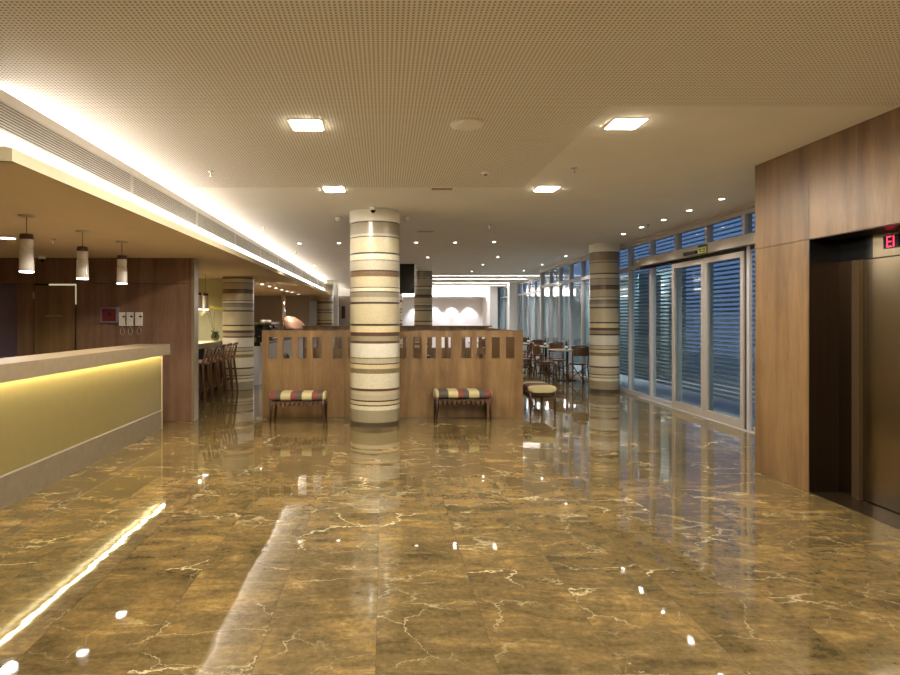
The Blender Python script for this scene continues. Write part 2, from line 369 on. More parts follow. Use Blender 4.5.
# elevator block (right)
c = mb('oak')
g_ = .002
c.box(3.66, 3.70, 5.17+g_, 5.92, 0, 2.178-g_).box(3.66, 3.70, 5.17+g_, 5.92, 2.178+g_, 3.0)
for y0, y1 in ((4.0, 5.17), (2.83, 4.0), (1.4, 2.83), (-.2, 1.4), (-2, -.2), (-4, -2)):
    c.box(3.66, 3.70, y0+g_, y1-g_, 2.178+g_, 3.0)
c.box(3.66, 3.70, YB, 2.9, 0, 2.178-g_)
c.box(3.70, 6.0, 5.88, 5.92, 0, 3.0)
c.use('gap').box(3.70, 3.715, 5.17, 5.88, 0, 3.0).box(3.70, 3.715, YB, 5.17, 2.178, 3.0).box(3.70, 3.715, YB, 2.9, 0, 2.178)
struct(c.build('wall_right'))
struct(mb('granite').box(3.655, 3.96, 2.9, 5.17, 0, .004).build('trim_threshold'))
t = struct(empty('door_1', (3.93, 2.9, 0)))
def lo(m): return m
L_ = 5.17-2.9
mb('steel_dark').box(-.27, 0, L_-.012, L_-.001, .004, 1.98).build('reveal_panel', t)
mb('black').box(-.27, 0, L_-.013, L_-.001, 1.98, 2.176).box(-.006, .0, 1.91, L_-.013, 1.98, 2.17).build('transom_and_reflection_panel', t)  # first box: black reveal top paints in the dark reflection of the steel
mb('steel_dark').box(-.27, .04, 0, L_-.013, 2.171, 2.177).build('soffit_panel', t)
mb('steel').box(-.02, .03, L_-.16, L_-.013, .004, 1.978).build('jamb', t)
mb('steel').box(-.03, -.0, L_-.165, L_-.163, .004, 1.978).use('jambm').box(-.03, .03, L_-.245, L_-.166, .004, 1.978).build('jamb', t)
mb('steel').box(.0, .03, 1.05, L_-.247, .012, 1.974).build('door_panel', t)
mb('steel').box(.0, .03, .0, 1.045, .012, 1.974).build('door_panel', t)
mb('steel').box(-.012, .03, 0, 1.908, 1.982, 2.17).build('header_panel', t)
mb('blackmat').box(.031, .05, 0, L_, 0, 2.17).build('shaft_backing', t)
struct(t)
t = empty('elevator_display', (3.915, 4.55, 2.02), 'small elevator floor display with red glowing digits above the steel door', 'display')
mb('blackmat').box(-.012, 0, 0, .14, .02, .12).build('display_case', t)
d = mb('digit')
for (y0, y1, z0, z1) in ((.10, .108, .03, .07), (.10, .108, .072, .11), (.065, .108, .104, .112), (.065, .108, .066, .074), (.065, .108, .028, .036)): d.box(-.0145, -.0125, y0, y1, z0, z1)
d.box(-.0145, -.0125, .04, .048, .028, .112)
d.build('red_digits', t)

# reception back wall
YW = 8.74
c = mb('walnut')
XE = px(191.5, YW)
Xd0, Xd1 = px(34, YW), px(75.6, YW)
c.box(XL, px(17, YW), YW, YW+.05, 2.005, LOW).box(px(17, YW), XE, YW, YW+.05, 2.005, LOW)
c.box(px(17, YW), Xd0-.01, YW, YW+.05, 0, 2.0).box(Xd1+.012, XE, YW, YW+.05, 0, 2.0)
c.use('gap').box(px(17, YW), XE, YW+.05, YW+.06, 1.99, 2.02)
c.use('walnut').box(XE-.05, XE, YW+.05, YW+.2, 0, LOW)
struct(c.build('wall_reception'))
struct(mb('trimb').box(XE, XE+.04, YW-.004, YW+.2, 0, LOW).build('trim_wall_edge'))
struct(mb('lilac').box(XL, px(17, YW)+.05, YW+.35, YW+.4, 0, 2.3).build('wall_back_office'))
struct(mb('blackmat').box(Xd0-.2, Xd1+.2, YW+.12, YW+.14, 0, LOW).build('wall_behind_door'))
t = struct(empty('door_2', (Xd0, YW, 0)))
w_ = Xd1-Xd0
dp = mb('walnut_door').box(0, w_-.02, .012, .05, .01, 1.975).build('door_leaf', t)
mb('steel').box(.17, .42, -.006, .012, 1.52, 1.54).build('door_plate', dp)
mb('chrome').tube([(w_-.1, .012, .98), (w_-.1, -.04, .98), (w_-.2, -.04, .98)], .009).build('door_handle', dp)
mb('alu_warm').box(-.012, -.002, -.008, .01, 1.78, 1.88).build('hinge', dp)
mb('gap_light').box(.2, w_, .03, .05, 1.977, 1.998).box(w_-.018, w_+.004, .03, .05, 1.70, 1.977).build('light_gap', t)

# alarm and control units on the wall
t = empty('fire_alarm_box', (px(101.8, YW), YW, pz(322.6, YW)), 'red fire alarm box with glass front on the walnut wall', 'alarm box')
mb('lilac').box(0, .26, -.05, 0, 0, .22).build('case', t)
mb('red').box(.03, .23, -.056, -.0501, .02, .20).build('front_panel', t)
mb('blackmat').box(.12, .16, -.058, -.0561, .10, .15).build('break_glass_label', t)
for k, (x0, x1, w) in enumerate(((120, 126, 'left'), (127.7, 134, 'middle'), (136.3, 143, 'right'))):
    t = empty('wall_handset', (px(x0, YW), YW, pz(326, YW)), f'cream wall handset unit with dangling loop, {w} one of three', 'wall unit', 'cream units beside the fire alarm box')
    W = px(x1, YW)-px(x0, YW)
    mb('ceramic').box(0, W, -.045, 0, 0, .20, .004).build('case', t)
    mb('blackmat').box(W*.6, W+.002, -.047, -.0452, .125, .15).build('switch', t)
    pts = [(W*.5+.03*math.sin(a), -.02, -.075+.055*math.cos(a)) for a in [i*2*PI/12 for i in range(13)]]
    mb('greywall').tube(pts, .004, 6).build('cord_loop', t)

# green cafe wall, taupe wall
struct(mb('greenwall').box(XL, -3.2, 13.3, 13.4, 0, LOW).build('wall_cafe'))
struct(mb('greywall').box(-6.2, px(309, 23.4), 23.4, 23.5, 0, LOW).box(-4.37, -4.35, 23.385, 23.4, 0, LOW).build('wall_kitchen'))

# ------------------------------------------------------------------ glass wall
B0 = 8.13; ST = .952
bounds = [B0+ST*k for k in range(-1, 12)]
def bay(n, X, y0, y1, lower=True, first=False, zt=2.43):
    t = struct(empty(f'window_{n}', (X, y0, 0)))
    L_ = y1-y0
    f = mb('alu')
    f.box(-.05, .05, L_-.03, L_+.03, 0, 3.0)
    if first: f.box(-.05, .05, -.03, .03, 0, 3.0)
    f.box(-.05, .05, .03, L_-.03, 2.90, 3.0).box(-.045, .045, .03, L_-.03, zt-.0, zt+.08)
    if lower: f.box(-.05, .05, .03, L_-.03, 0, .07)
    f.build('window_frame', t)
    mb('glass').box(-.004, .004, .03, L_-.03, zt+.08, 2.90).build('transom_pane', t)
    if lower: mb('glass').box(-.004, .004, .03, L_-.03, .07, zt).build('pane', t)
    return t
n = 1
for i in range(12):
    lower = not (bounds[i] > 8.0 and bounds[i] < 9.9)
    bay(n, XG, bounds[i], bounds[i+1], lower, i == 0, 2.53 if i < 4 else 2.43); n += 1
struct(mb('glass').box(XG-.004, XG+.004, 5.92, bounds[0]-.03, 0, 3.0).build('window_side'))
# jog and the farther glass wall
struct(mb('alu').box(XG-.06, XG2+.05, 18.63, 18.75, 2.9, 3.0).box(XG-.06, XG+.1, 18.60, 18.75, 0, 3.0).build('trim_corner_post'))
yb = 18.75
for i in range(11):
    y1 = yb+.95
    bay(n, XG2, yb, y1, True, i == 0); n += 1; yb = y1
struct(mb('white').box(XG2-.05, XG2+.3, yb, YF, 0, 3.0).build('wall_far_right'))
# plaster strip over the glass and door header box
struct(mb('alu_warm').box(XG-.09, XG-.05, 5.92, 18.6, 2.955, 3.0).build('trim_glass_top'))
HX = 4.80
struct(mb('alu_warm').box(HX-.06, XG-.051, 5.92, 11.4, 2.455, 2.60, .004).build('trim_door_header'))
XD = 4.83
for k, (y0, y1) in enumerate(((8.02, 9.015), (9.025, 10.02))):
    t = struct(empty(f'door_{3+k}', (XD, y0, 0)))
    L_ = y1-y0; f = mb('alu_warm')
    f.box(-.025, .025, 0, .075, .012, 2.40).box(-.025, .025, L_-.075, L_, .012, 2.40).box(-.025, .025, .075, L_-.075, 2.32, 2.40).box(-.025, .025, .075, L_-.075, .012, .13)
    f.build('door_frame', t)
    mb('glass').box(-.004, .004, .075, L_-.075, .13, 2.32).build('pane', t)
struct(mb('alu').box(XD-.05, XD+.03, 7.5, 11.3, 0, .011).build('trim_door_track'))
struct(mb('blackmat').box(XD-.01, XD+.03, 5.92, 11.3, 2.405, 2.455).build('trim_door_guide'))
struct(mb('alu').box(XD-.02, XD+.02, 7.90, 7.96, 0, 2.455).build('trim_door_jamb'))
struct(mb('blackmat').box(XD-.005, XD+.02, 7.965, 8.015, 0.012, 2.45).build('trim_door_seal'))
# sensor and sign on the header
t = empty('door_sensor', (HX-.06, 9.02, 2.50), 'small dark motion sensor on the header above the sliding doors', 'sensor')
mb('blackmat').box(-.04, 0, .05, .42, -.025, .025, .008).build('sensor_body', t)
t = empty('door_sign', (HX-.06, 8.82, 2.485), 'small yellow-green pictogram sign on the header above the sliding doors', 'sign')
mb('blackmat').box(-.012, 0, -.03, .22, -.03, .10).build('sign_frame', t)
mb('sign').box(-.0145, -.0121, -.02, .21, -.022, .07).build('sign_face', t)
s_ = mb('gap')
for (y0, y1, z0, z1) in ((.15, .165, -.01, .05), (.12, .19, .03, .045), (.10, .14, .0, .012), (.02, .075, -.01, .0), (.02, .03, -.01, .05), (.02, .075, .04, .05), (.065, .075, -.01, .05)): s_.box(-.0165, -.0146, y0, y1, z0, z1)
s_.build('pictogram', t)
# outside
struct(mb('outfloor').box(XG+.06, 14, 4.5, 18.68, -.12, -.02).box(XG2+.3, 14, 18.68, 40, -.12, -.02).build('floor_terrace'))
t = empty('louvre_screen', (5.42, 6.0, 0), 'tall slate-blue horizontal louvre screen standing outside the sliding glass doors', 'louvre screen')
g = mb('louvre')
k = 0
z = .24
while z < 3.3:
    g.prism([(-.026, z-.014), (-.022, z-.022), (.026, z+.008), (.022, z+.016)], 'y', 0, 8.3); z += .072
g.build('slats', t)
for i in range(5): mb('louvre').box(.035, .075, i*2.05, i*2.05+.05, -.02, 3.35).build('post', t)
g = mb('outwall').box(7.2, 7.3, 14.5, 36, -.02, 2.75)
struct(g.build('wall_outside'))
struct(mb('louvre').box(9.0, 9.1, 4.0, 14.4, -.02, 2.6).build('wall_terrace'))
fin = mb('outwall').box(-.06, .5, -.02, .02, -.02, 2.6).build('fence_fin')
tag(fin, 'tall grey-green vertical fin outside the cafe windows', 'fin', 'vertical fins outside the cafe windows')
place_all(fin, [((6.5, 15.2+1.3*i, 0), 0, 'tall grey-green vertical fin outside the cafe windows') for i in range(11)], 'vertical fins outside the cafe windows')

# ------------------------------------------------------------------ striped columns
S = {'cap': srgb(232, 220, 196), 'dk': srgb(70, 46, 30), 'olg': srgb(158, 140, 104), 'lg': srgb(196, 180, 148), 'tan': srgb(212, 192, 140),
     'cr': srgb(232, 218, 178), 'olb': srgb(150, 124, 72), 'bg': srgb(198, 180, 144), 'br': srgb(128, 92, 46), 'wh': srgb(232, 222, 194),
     'ye': srgb(228, 204, 138), 'rd': srgb(104, 62, 40), 'kh': srgb(170, 152, 108), 'sp': srgb(92, 74, 50)}
def mosaic(name, col):
    g_ = sum(col)/3; col = tuple((v*.72+g_*.28)*.86 for v in col)
    m, nt, out = newmat('mosaic_'+name); L = nt.links.new
    b = N(nt, 'ShaderNodeBsdfPrincipled'); b.inputs['Roughness'].default_value = .28
    tc = N(nt, 'ShaderNodeTexCoord'); mp = N(nt, 'ShaderNodeMapping'); mp.inputs['Scale'].default_value = (1, 1, 1)
    L(tc.outputs['Object'], mp.inputs[0])
    v = N(nt, 'ShaderNodeTexVoronoi'); v.inputs['Scale'].default_value = 70; L(mp.outputs[0], v.inputs[0])
    sat = .22 if name in ('sp', 'br', 'rd', 'dk', 'olb') else .08
    sp = N(nt, 'ShaderNodeSeparateColor'); L(v.outputs['Color'], sp.inputs[0])
    r = ramp(nt, [(0, tuple(x*(1-sat) for x in col)), (1, tuple(min(1, x*(1+sat)) for x in col))]); L(sp.outputs[0], r.inputs[0])
    L(r.outputs[0], b.inputs['Base Color']); L(b.outputs[0], out.inputs[0]); return m
SM = {k: mosaic(k, v) for k, v in S.items()}
up = [(92, 'dk'), (98, 'olg'), (165, 'lg'), (180, 'dk'), (186, 'tan'), (275, 'dk'), (285, 'cr'), (318, 'olb'), (325, 'bg'), (380, 'dk'), (388, 'br'), (418, 'tan'), (480, 'dk'), (485, 'cr'), (505, 'dk'), (511, 'olg'), (540, 'bg'), (568, 'dk'), (580, 'tan')]
dn = [(75, 'dk'), (86, 'ye'), (121, 'rd'), (142, 'kh'), (169, 'rd'), (182, 'wh'), (258, 'olb'), (265, 'bg'), (290, 'dk'), (296, 'ye'), (319, 'olb'), (345, 'cr'), (427, 'rd'), (440, 'tan'), (460, 'bg'), (490, 'dk'), (497, 'ye'), (515, 'dk'), (521, 'cr'), (544, 'kh'), (610, 'sp')]
bands = [(pz(205+v/5.87, 8.18), k) for v, k in up]+[(pz(310+v/5.4, 8.18), k) for v, k in dn]
def column(X, Y, r, label, top=3.0, shift=0):
    t = empty('striped_column', (X, Y, 0), label, 'column', 'round striped mosaic columns')
    m = MB(); z1s = [b[0] for b in bands]+[0.0]
    for i, (z, k) in enumerate(bands):
        a, b_ = min(z+shift, top), max(min(z1s[i+1]+shift, top), 0.0)
        if i == len(bands)-1: b_ = .0
        if i == 0 and shift < 0: a = z+shift
        if a-b_ < .002: continue
        m.use(SM[k]); 
        n0 = len(m.bm.faces); seg = 64
        A = [m.bm.verts.new((r*math.cos(2*PI*j/seg), r*math.sin(2*PI*j/seg), b_)) for j in range(seg)]
        Bv = [m.bm.verts.new((r*math.cos(2*PI*j/seg), r*math.sin(2*PI*j/seg), a)) for j in range(seg)]
        for j in range(seg): m.bm.faces.new((A[j], A[(j+1) % seg], Bv[(j+1) % seg], Bv[j]))
        m._n(n0, True)
    m.build('shaft', t)
    if top > 2.9: mb('capwhite').lathe([(r+.004, bands[0][0]+shift), (r+.006, bands[0][0]+shift+.02), (r+.006, 3.0)], seg=64).build('capital', t)
    return t
column(-.13, 8.53, .353, 'large round striped mosaic column in front of the low oak partition')
column(px(238, 12.7), 12.72, .325, 'striped mosaic column beside the bar stools, under the low ceiling', 2.373, -.06)
column(4.50, 12.25, .295, 'striped mosaic column standing beside the glass wall')
column(px(423.3, 17.1), 17.1, .258, 'striped mosaic column beside the hanging black screen')
column(px(325.2, 24), 24.0, .33, 'distant striped mosaic column at the end of the air grilles')
column(px(396, 22), 22.0, .24, 'distant striped mosaic column mostly hidden behind the large front column')

# ------------------------------------------------------------------ partition
T = mb('oak_part'); Yp = 9.09
zs0, zs1, ztop = .885, 1.21, 1.302
def pxp(x): return px(x, Yp)
X0, X1 = pxp(262), pxp(523)
starts = [(268.3, 277.4), (283, 292), (297.8, 306.5), (312.6, 321.7), (332.8, 342), (348, 356.5), (362.5, 371), (377, 386), (397.5, 406.5), (413, 421.6), (427, 436), (441.6, 451), (461.6, 471.6), (477, 485.6), (491.6, 500), (506, 514.4)]
t = empty('oak_partition', (0, Yp, 0), 'low honey-oak room divider with a row of upright slots, behind the striped column', 'partition')
f = mb('oak_part').box(X0, X1, 0, .05, 0, zs0).box(X0, X1, 0, .05, zs1, ztop)
e = X0
for a, b_ in starts: f.box(e, pxp(a), 0, .05, zs0, zs1); e = pxp(b_)
f.box(e, X1, 0, .05, zs0, zs1)
f.build('front_panel', t)
mb('oak_part').box(X1-.05, X1, .05, 2.95, 0, ztop).build('side_panel', t)
Yb = 2.95; f = mb('oak_part'); XA, XB = px(303, 12.04), X1
f.box(XA, XB, Yb, Yb+.05, 0, .9).box(XA, XB, Yb, Yb+.05, 1.22, 1.32)
nx = 22
for i in range(nx+1):
    xx = XA+(XB-XA)*i/nx; f.box(max(XA, xx-.035), min(XB, xx+.035), Yb, Yb+.05, .9, 1.22)
f.build('rear_panel', t)
mb('walnut').box(XA-.02, XB+.05, Yb-.06, Yb+.1, 1.32, 1.345).build('cap_rail', t)
mb('oak_part').box(X0, X1, -.004, .054, ztop, ztop+.008).build('cap_rail', t)

# ------------------------------------------------------------------ benches
def bench(name, label, pattern, L=.80, D=.42):
    t = empty(name, (0, 0, 0), label, 'bench', 'striped upholstered benches')
    for sx in (-1, 1):
        for sy in (-1, 1):
            m = mb('darkwood'); x, y = sx*(L/2-.02), sy*(D/2-.02)
            m.tube([(x+sx*.012, y, 0), (x, y, .2), (x-sx*.002, y, .36)], [.014, .021, .024], 10).build('leg', t)
    mb('darkwood').box(-L/2, L/2, -D/2, -D/2+.03, .285, .325, .004).box(-L/2, L/2, D/2-.03, D/2, .285, .325, .004).box(-L/2, -L/2+.03, -D/2+.03, D/2-.03, .285, .325).box(L/2-.03, L/2, -D/2+.03, D/2-.03, .285, .325).build('seat_frame', t)
    w = mb('web'); nn = 11
    for i in range(nn):
        x = -L/2+.06+i*(L-.12)/(nn-1)
        w.box(x-.016, x+.016, -D/2-.003, -D/2-.0005, .262, .325)
        w.box(x-.016, x+.016, D/2+.0005, D/2+.003, .262, .325)
        w.box(x-.016, x+.016, -D/2-.003, D/2+.003, .256, .262)
    w.build('webbing', t)
    # cushion: superellipse section, rounded ends, stripes as fabric panels
    m = MB(); tot = sum(p[1] for p in pattern); x = -L/2-.015; Lc = L+.03
    secs = []
    for k, wd in pattern:
        n_ = 4
        for j in range(n_): secs.append((x+Lc*wd/tot*j/n_, k))
        x += Lc*wd/tot
    secs.append((x, pattern[-1][0]))
    prev = None; seg = 32
    for i, (xx, k) in enumerate(secs):
        e_ = min(xx+L/2+.015, L/2+.015-xx); q = min(1, e_/.05)
        s_ = .72+.28*math.sqrt(max(0, 1-(1-q)**2))
        ring = []
        for j in range(seg):
            a = 2*PI*j/seg; ca, sa = math.cos(a), math.sin(a)
            y = (D/2+.012)*s_*math.copysign(abs(ca)**.55, ca); z = .388+.062*s_*math.copysign(abs(sa)**.7, sa)
            ring.append(m.bm.verts.new((xx, y, z)))
        if prev:
            m.use(secs[i-1][1]); n0 = len(m.bm.faces)
            for j in range(seg): m.bm.faces.new((prev[j], prev[(j+1) % seg], ring[(j+1) % seg], ring[j]))
            m._n(n0, True)
        else: m.use(k); n0 = len(m.bm.faces); m.bm.faces.new(ring); m._n(n0)
        prev = ring
    n0 = len(m.bm.faces); m.bm.faces.new(prev); m._n(n0)
    m.build('cushion', t)
    return t
r_, g_, c_ = 'f_red', 'f_grey', 'f_cream'
b1 = bench('upholstered_bench', 'striped bench with dark legs left of the large column', [(c_, .4), (r_, 3), (g_, 2.7), (c_, 5), (r_, 3), (g_, 2.8), (c_, 5), (r_, 3), (g_, 2.6), (c_, 1.4)])
b1.location = (px(299, 8.62), 8.62, 0); b1.scale = (.96, .96, 1)
b2 = bench('upholstered_bench', 'striped bench with dark legs right of the large column', [(c_, 1.8), (g_, 4.6), (c_, 4.6), (r_, 2.6), (g_, 2.6), (c_, 4.8), (g_, 3), (r_, 3), (c_, .4)])
b2.location = (px(462, 8.85), 8.85, 0)
b3 = bench('upholstered_bench', 'striped bench turned endways, against the right side of the oak partition', [(c_, 2.5), (r_, 4), (g_, 4), (c_, 4), (r_, 3), (g_, 3)])
b3.location = (px(541.3, 9.4)+.005, 9.72, 0); b3.rotation_euler = (0, 0, PI/2)

# ------------------------------------------------------------------ reception counter
t = empty('reception_counter', (-3.0, 1.4, 0), 'long reception counter with stone top and glowing golden front', 'counter')
E = 8.10-1.4
mb('stone_top').box(-.32, .13, 0, E-.04, 1.012, 1.152, .004).build('counter_top', t)
mb('gold').box(-.04, 0, 0, E-.02, .262, 1.012).build('front_panel', t)
mb('stone_base').box(-.06, .004, 0, E-.02, 0, .25).build('plinth', t)
mb('alu_warm').box(-.04, .008, 0, E-.02, .25, .262).build('trim_line', t)
mb('cream').box(-.3, .004, E-.02, E+.015, 0, 1.01).build('end_panel', t)
mb('walnut').box(-.30, -.28, 0, E-.02, 0, 1.012).build('rear_panel', t)
mb('led_gold').box(.035, .06, 0, E-.05, 1.002, 1.0115).build('light_strip', t)
mb('walnut').box(-.9, -.30, 0, E-.02, .70, .74).build('work_desk', t)
mb('walnut').box(-.9, -.86, 0, E-.02, .0, .70).build('desk_support', t)

# ------------------------------------------------------------------ pendants
def pendant(label, bz=1.885):
    t = empty('pendant_lamp', (0, 0, LOW), label, 'pendant lamp', 'cylindrical ivory pendant lamps')
    d = bz-LOW
    mb('ceramic').lathe([(.0, -.012), (.06, -.012), (.065, -.001), (.0, -.0005)], seg=28).build('ceiling_rose', t)
    mb('gap').cyl(0, 0, d+.33, -.01, .003, 6).build('cord', t)
    mb('ceramic').lathe([(.045, d+.31), (.052, d+.305), (.052, d+.225), (.042, d+.215), (.042, d+.203), (.053, d+.193), (.058, d+.02), (.06, d+.012), (.052, d+.012), (.05, d+.2), (.04, d+.30)], seg=28).build('lamp_shade', t)
    mb('darkwood').lathe([(.0, d+.33), (.051, d+.33), (.054, d+.285), (.0, d+.285)], seg=28).build('shade_cap', t)
    mb('lamp_pend').lathe([(.0, d+.004), (.052, d+.004), (.056, d+.013), (.0, d+.013)], seg=28).build('bulb_lens', t)
    return t
pl = [(-3.05, 5.12, 'nearest ivory cylinder pendant lamp over the reception counter'), (-3.03, 6.03, 'middle ivory cylinder pendant lamp over the reception counter'), (-3.0, 6.87, 'farthest ivory cylinder pendant lamp over the reception counter, before the walnut wall')]
p0 = pendant(pl[0][2])
place_all(p0, [((x, y, LOW), 0, l) for x, y, l in pl], 'pendant lamps over the reception counter')
p1 = pendant('x', 1.66)
place_all(p1, [((-3.57, 12.0, LOW), 0, 'slim pendant lamp over the cafe bar, left of the orchid'), ((-3.59, 11.62, LOW), 0, 'pendant lamp over the cafe bar, half hidden by the walnut wall edge')], 'pendant lamps over the cafe bar')

# ------------------------------------------------------------------ ceiling lamps
def square_light(label):
    t = empty('square_ceiling_light', (0, 0, 3.0), label, 'ceiling light', 'square recessed ceiling lights')
    f = mb('white'); a, b_ = .128, .112
    f.box(-a, a, -a, -b_, -.006, -.0005).box(-a, a, b_, a, -.006, -.0005).box(-a, -b_, -b_, b_, -.006, -.0005).box(b_, a, -b_, b_, -.006, -.0005).build('frame', t)
    mb('lamp_warm').box(-b_, b_, -b_, b_, -.012, -.0005).build('diffuser', t)
    return t
sq = square_light('x')
place_all(sq, [((-.60, 4.65, 3), 0, 'large square ceiling light, near left of the four'), ((1.86, 4.62, 3), 0, 'large square ceiling light, near right of the four'),
               ((-.58, 6.98, 3), 0, 'square ceiling light before the large striped column, far left of the four'), ((1.88, 6.95, 3), 0, 'square ceiling light above the right bench side, far right of the four')], 'square recessed ceiling lights')
for x, y in ((-.60, 2.3), (1.86, 2.3), (-.6, -.1), (1.86, -.1)):
    dup(sq, (x, y, 3), 0, 'square ceiling light above the camera, outside the picture', 'square recessed ceiling lights overhead')
def down(z, label, r=.034):
    t = empty('downlight', (0, 0, z), label, 'downlight', 'small round downlights')
    mb('white').lathe([(r+.014, -.001), (r+.012, -.007), (r, -.006), (r, -.001)], seg=24).build('ring', t)
    mb('lamp_small').lathe([(.0, -.004), (r, -.004), (r, -.001), (0, -.001)], seg=20).build('bulb_lens', t)
    return t
o7 = ['nearest', 'second', 'third', 'fourth', 'fifth', 'sixth', 'seventh', 'farthest']
items = []
for i, (x, y) in enumerate(((4.25, 7.55), (4.25, 8.35), (4.27, 9.16), (4.25, 9.9), (4.27, 10.7), (4.39, 14.5), (4.44, 16.85), (4.43, 19))):
    items.append(((x, y, 3), 0, f'small round downlight along the glass wall, {o7[i]} in its row'))
for i, (x, y) in enumerate(((2.79, 14.7), (2.78, 16.85), (2.83, 19.3))): items.append(((x, y, 3), 0, f'small round downlight over the dining room, {["nearest","middle","farthest"][i]} of the row left of the window row'))
items += [((1.41, 11.9, 3), 0, 'small downlight above the right end of the oak partition, left one of a pair'), ((2.17, 11.8, 3), 0, 'small downlight above the right end of the oak partition, right one of a pair'),
          ((.64, 11.9, 3), 0, 'small downlight just right of the large column top'), ((1.08, 14.8, 3), 0, 'small downlight in front of the column beside the black screen'),
          ((-.9, 12.0, 3), 0, 'small downlight just left of the large column top'), ((-1.7, 12.05, 3), 0, 'small downlight between the cove and the large column, nearer one'), ((-2.0, 17.2, 3), 0, 'small downlight close to the cove, far beyond the partition')]
dl = down(3, 'x'); place_all(dl, items, 'small round downlights in the main ceiling')
dl2 = down(LOW, 'x', .05)
place_all(dl2, [((-3.15, 15.5+1.0*k+(.5 if k > 5 else 0), LOW), 0, f'downlight in the low ceiling over the kitchen counter, {["nearest","second","third","fourth","fifth","sixth","farthest"][k]} in line') for k in range(7)], 'downlights over the kitchen counter')
dl3 = down(LOW, 'bright recessed downlight in the low ceiling above the reception', .085); dl3.location = (-4.12, 6.55, LOW); dl3['group'] = 'reception downlights'
dl4 = down(2.52, 'x', .05)
place_all(dl4, [((px(x, 30.4), 30.35, 2.52), 0, f'tiny downlight washing the far white wall, {w} of four') for x, w in ((435.5, 'second'), (453, 'third'), (470.5, 'right'), (417, 'left'))], 'wall washers at the far wall')
# spots that carry the lamps' beams, plus a few added fill spots
def spot(x, y, z, P, ang=110, col=(1, .84, .6), blend=.6, rad=.08, name='lamp_or_fill_beam', tgt=None):
    d = bpy.data.lights.new(name, 'SPOT'); d.energy = P; d.spot_size = math.radians(ang); d.spot_blend = blend; d.color = col; d.shadow_soft_size = rad
    o = bpy.data.objects.new(name, d); COL.objects.link(o); o.location = (x, y, z)
    if tgt is not None:
        o.rotation_euler = (Vector(tgt)-Vector((x, y, z))).to_track_quat('-Z', 'Y').to_euler()
    return o
WARM = (1, .98, .92)
for x, y in ((-.60, 4.65), (1.86, 4.62), (-.58, 6.98), (1.88, 6.95), (-.60, 2.3), (1.86, 2.3), (-.6, -.1), (1.86, -.1)): spot(x, y, 2.98, 46, 178, WARM, blend=.3)
for it in items: spot(it[0][0], it[0][1], 2.985, 12 if it[0][1] < 14 else 26, 100, (1, .95, .9), rad=.014)
for k in range(7): spot(-3.15, 15.5+k, LOW-.012, 26, 95, (1, .84, .62), rad=.03)
for x, y, l in pl: spot(x, y, 1.88, 9, 120, (1, .84, .6), rad=.04)
spot(-3.57, 12, 1.65, 5, 120, (1, .84, .6), rad=.04); spot(-3.59, 11.4, 1.65, 5, 120, (1, .84, .6), rad=.04)
spot(-4.12, 6.55, LOW-.012, 34, 150, WARM); spot(-4.3, 4.4, LOW-.012, 26, 150, WARM); spot(-4.6, 11.6, LOW-.012, 60, 160, (1, .92, .7))  # last two have no fitting; the cafe one is added to brighten the green wall
for x in (417, 435.5, 453, 470.5): spot(px(x, 30.4), 30.5, 2.50, 26, 70, (.9, .88, 1), rad=.03, tgt=(px(x, 30.4), 30.95, 0.9))
spot(-4.5, 17, LOW-.012, 160, 165, (1, .84, .66))  # added fill for the dark kitchen, without a fitting

spot(7.4, 8.5, 3.0, 30, 140, (.9, .95, 1), rad=.15, name='terrace_fill', tgt=(9, 8.5, .8)); spot(7.4, 12, 3.0, 30, 140, (.9, .95, 1), rad=.15, name='terrace_fill', tgt=(9, 12, .8))  # added fill spots to brighten the terrace wall, no lamps stand there
for k in range(6):
    spot(6.0, 15.5+2.6*k, 2.9, 40, 120, (.85, .95, 1), rad=.15, name='terrace_fill', tgt=(7.2, 15.5+2.6*k, 1.0))  # added cool fill that lifts the outside cladding, not a fitting
# ------------------------------------------------------------------ small ceiling and wall fittings
o = mb('white').lathe([(.0, -.035), (.09, -.032), (.125, -.018), (.13, -.001), (0, -.0005)], seg=40).build('smoke_detector_disc', None, (px(467, 4.62), 4.62, 3.0)); o.name = 'ceiling_speaker'
tag(o, 'large flat white disc speaker on the ceiling between the square lights', 'speaker')
t = empty('smoke_detector', (px(485.5, 6.15), 6.15, 3.0), 'small white round detector on the ceiling right of the disc speaker', 'detector')
mb('white').lathe([(.0, -.03), (.035, -.03), (.05, -.012), (.05, -.0005), (0, -.0004)], seg=24).build('housing', t)
mb('blackmat').lathe([(0, -.042), (.016, -.036), (.018, -.03), (0, -.0301)], seg=16).build('sensor_lens', t)
def sprinkler(z):
    t = empty('fire_sprinkler', (0, 0, z), 'x', 'sprinkler', 'fire sprinklers')
    mb('chrome').lathe([(.0, -.008), (.03, -.006), (.034, -.0005), (0, -.0004)], seg=20).build('escutcheon', t)
    mb('chrome').cyl(0, 0, -.04, -.008, .009, 10).build('body', t)
    mb('chrome').lathe([(.0, -.052), (.022, -.05), (.022, -.048), (0, -.046)], seg=16).build('deflector', t)
    return t
sp_ = sprinkler(3.0)
place_all(sp_, [((px(211, 6.14), 6.14, 3), 0, 'fire sprinkler on the ceiling beside the glowing cove, nearest one'), ((px(574, 6.0), 6.0, 3), 0, 'fire sprinkler on the ceiling between the two right square lights'),
                ((px(264, 9.9), 9.9, 3), 0, 'fire sprinkler beside the cove, second from the camera'), ((px(490, 9.7), 9.7, 3), 0, 'fire sprinkler behind the disc speaker, above the right bench'),
                ((px(296, 13.6), 13.6, 3), 0, 'fire sprinkler beside the cove, third from the camera'), ((px(648, 9.6), 9.6, 3), 0, 'fire sprinkler close to the glass wall downlights')], 'fire sprinklers')
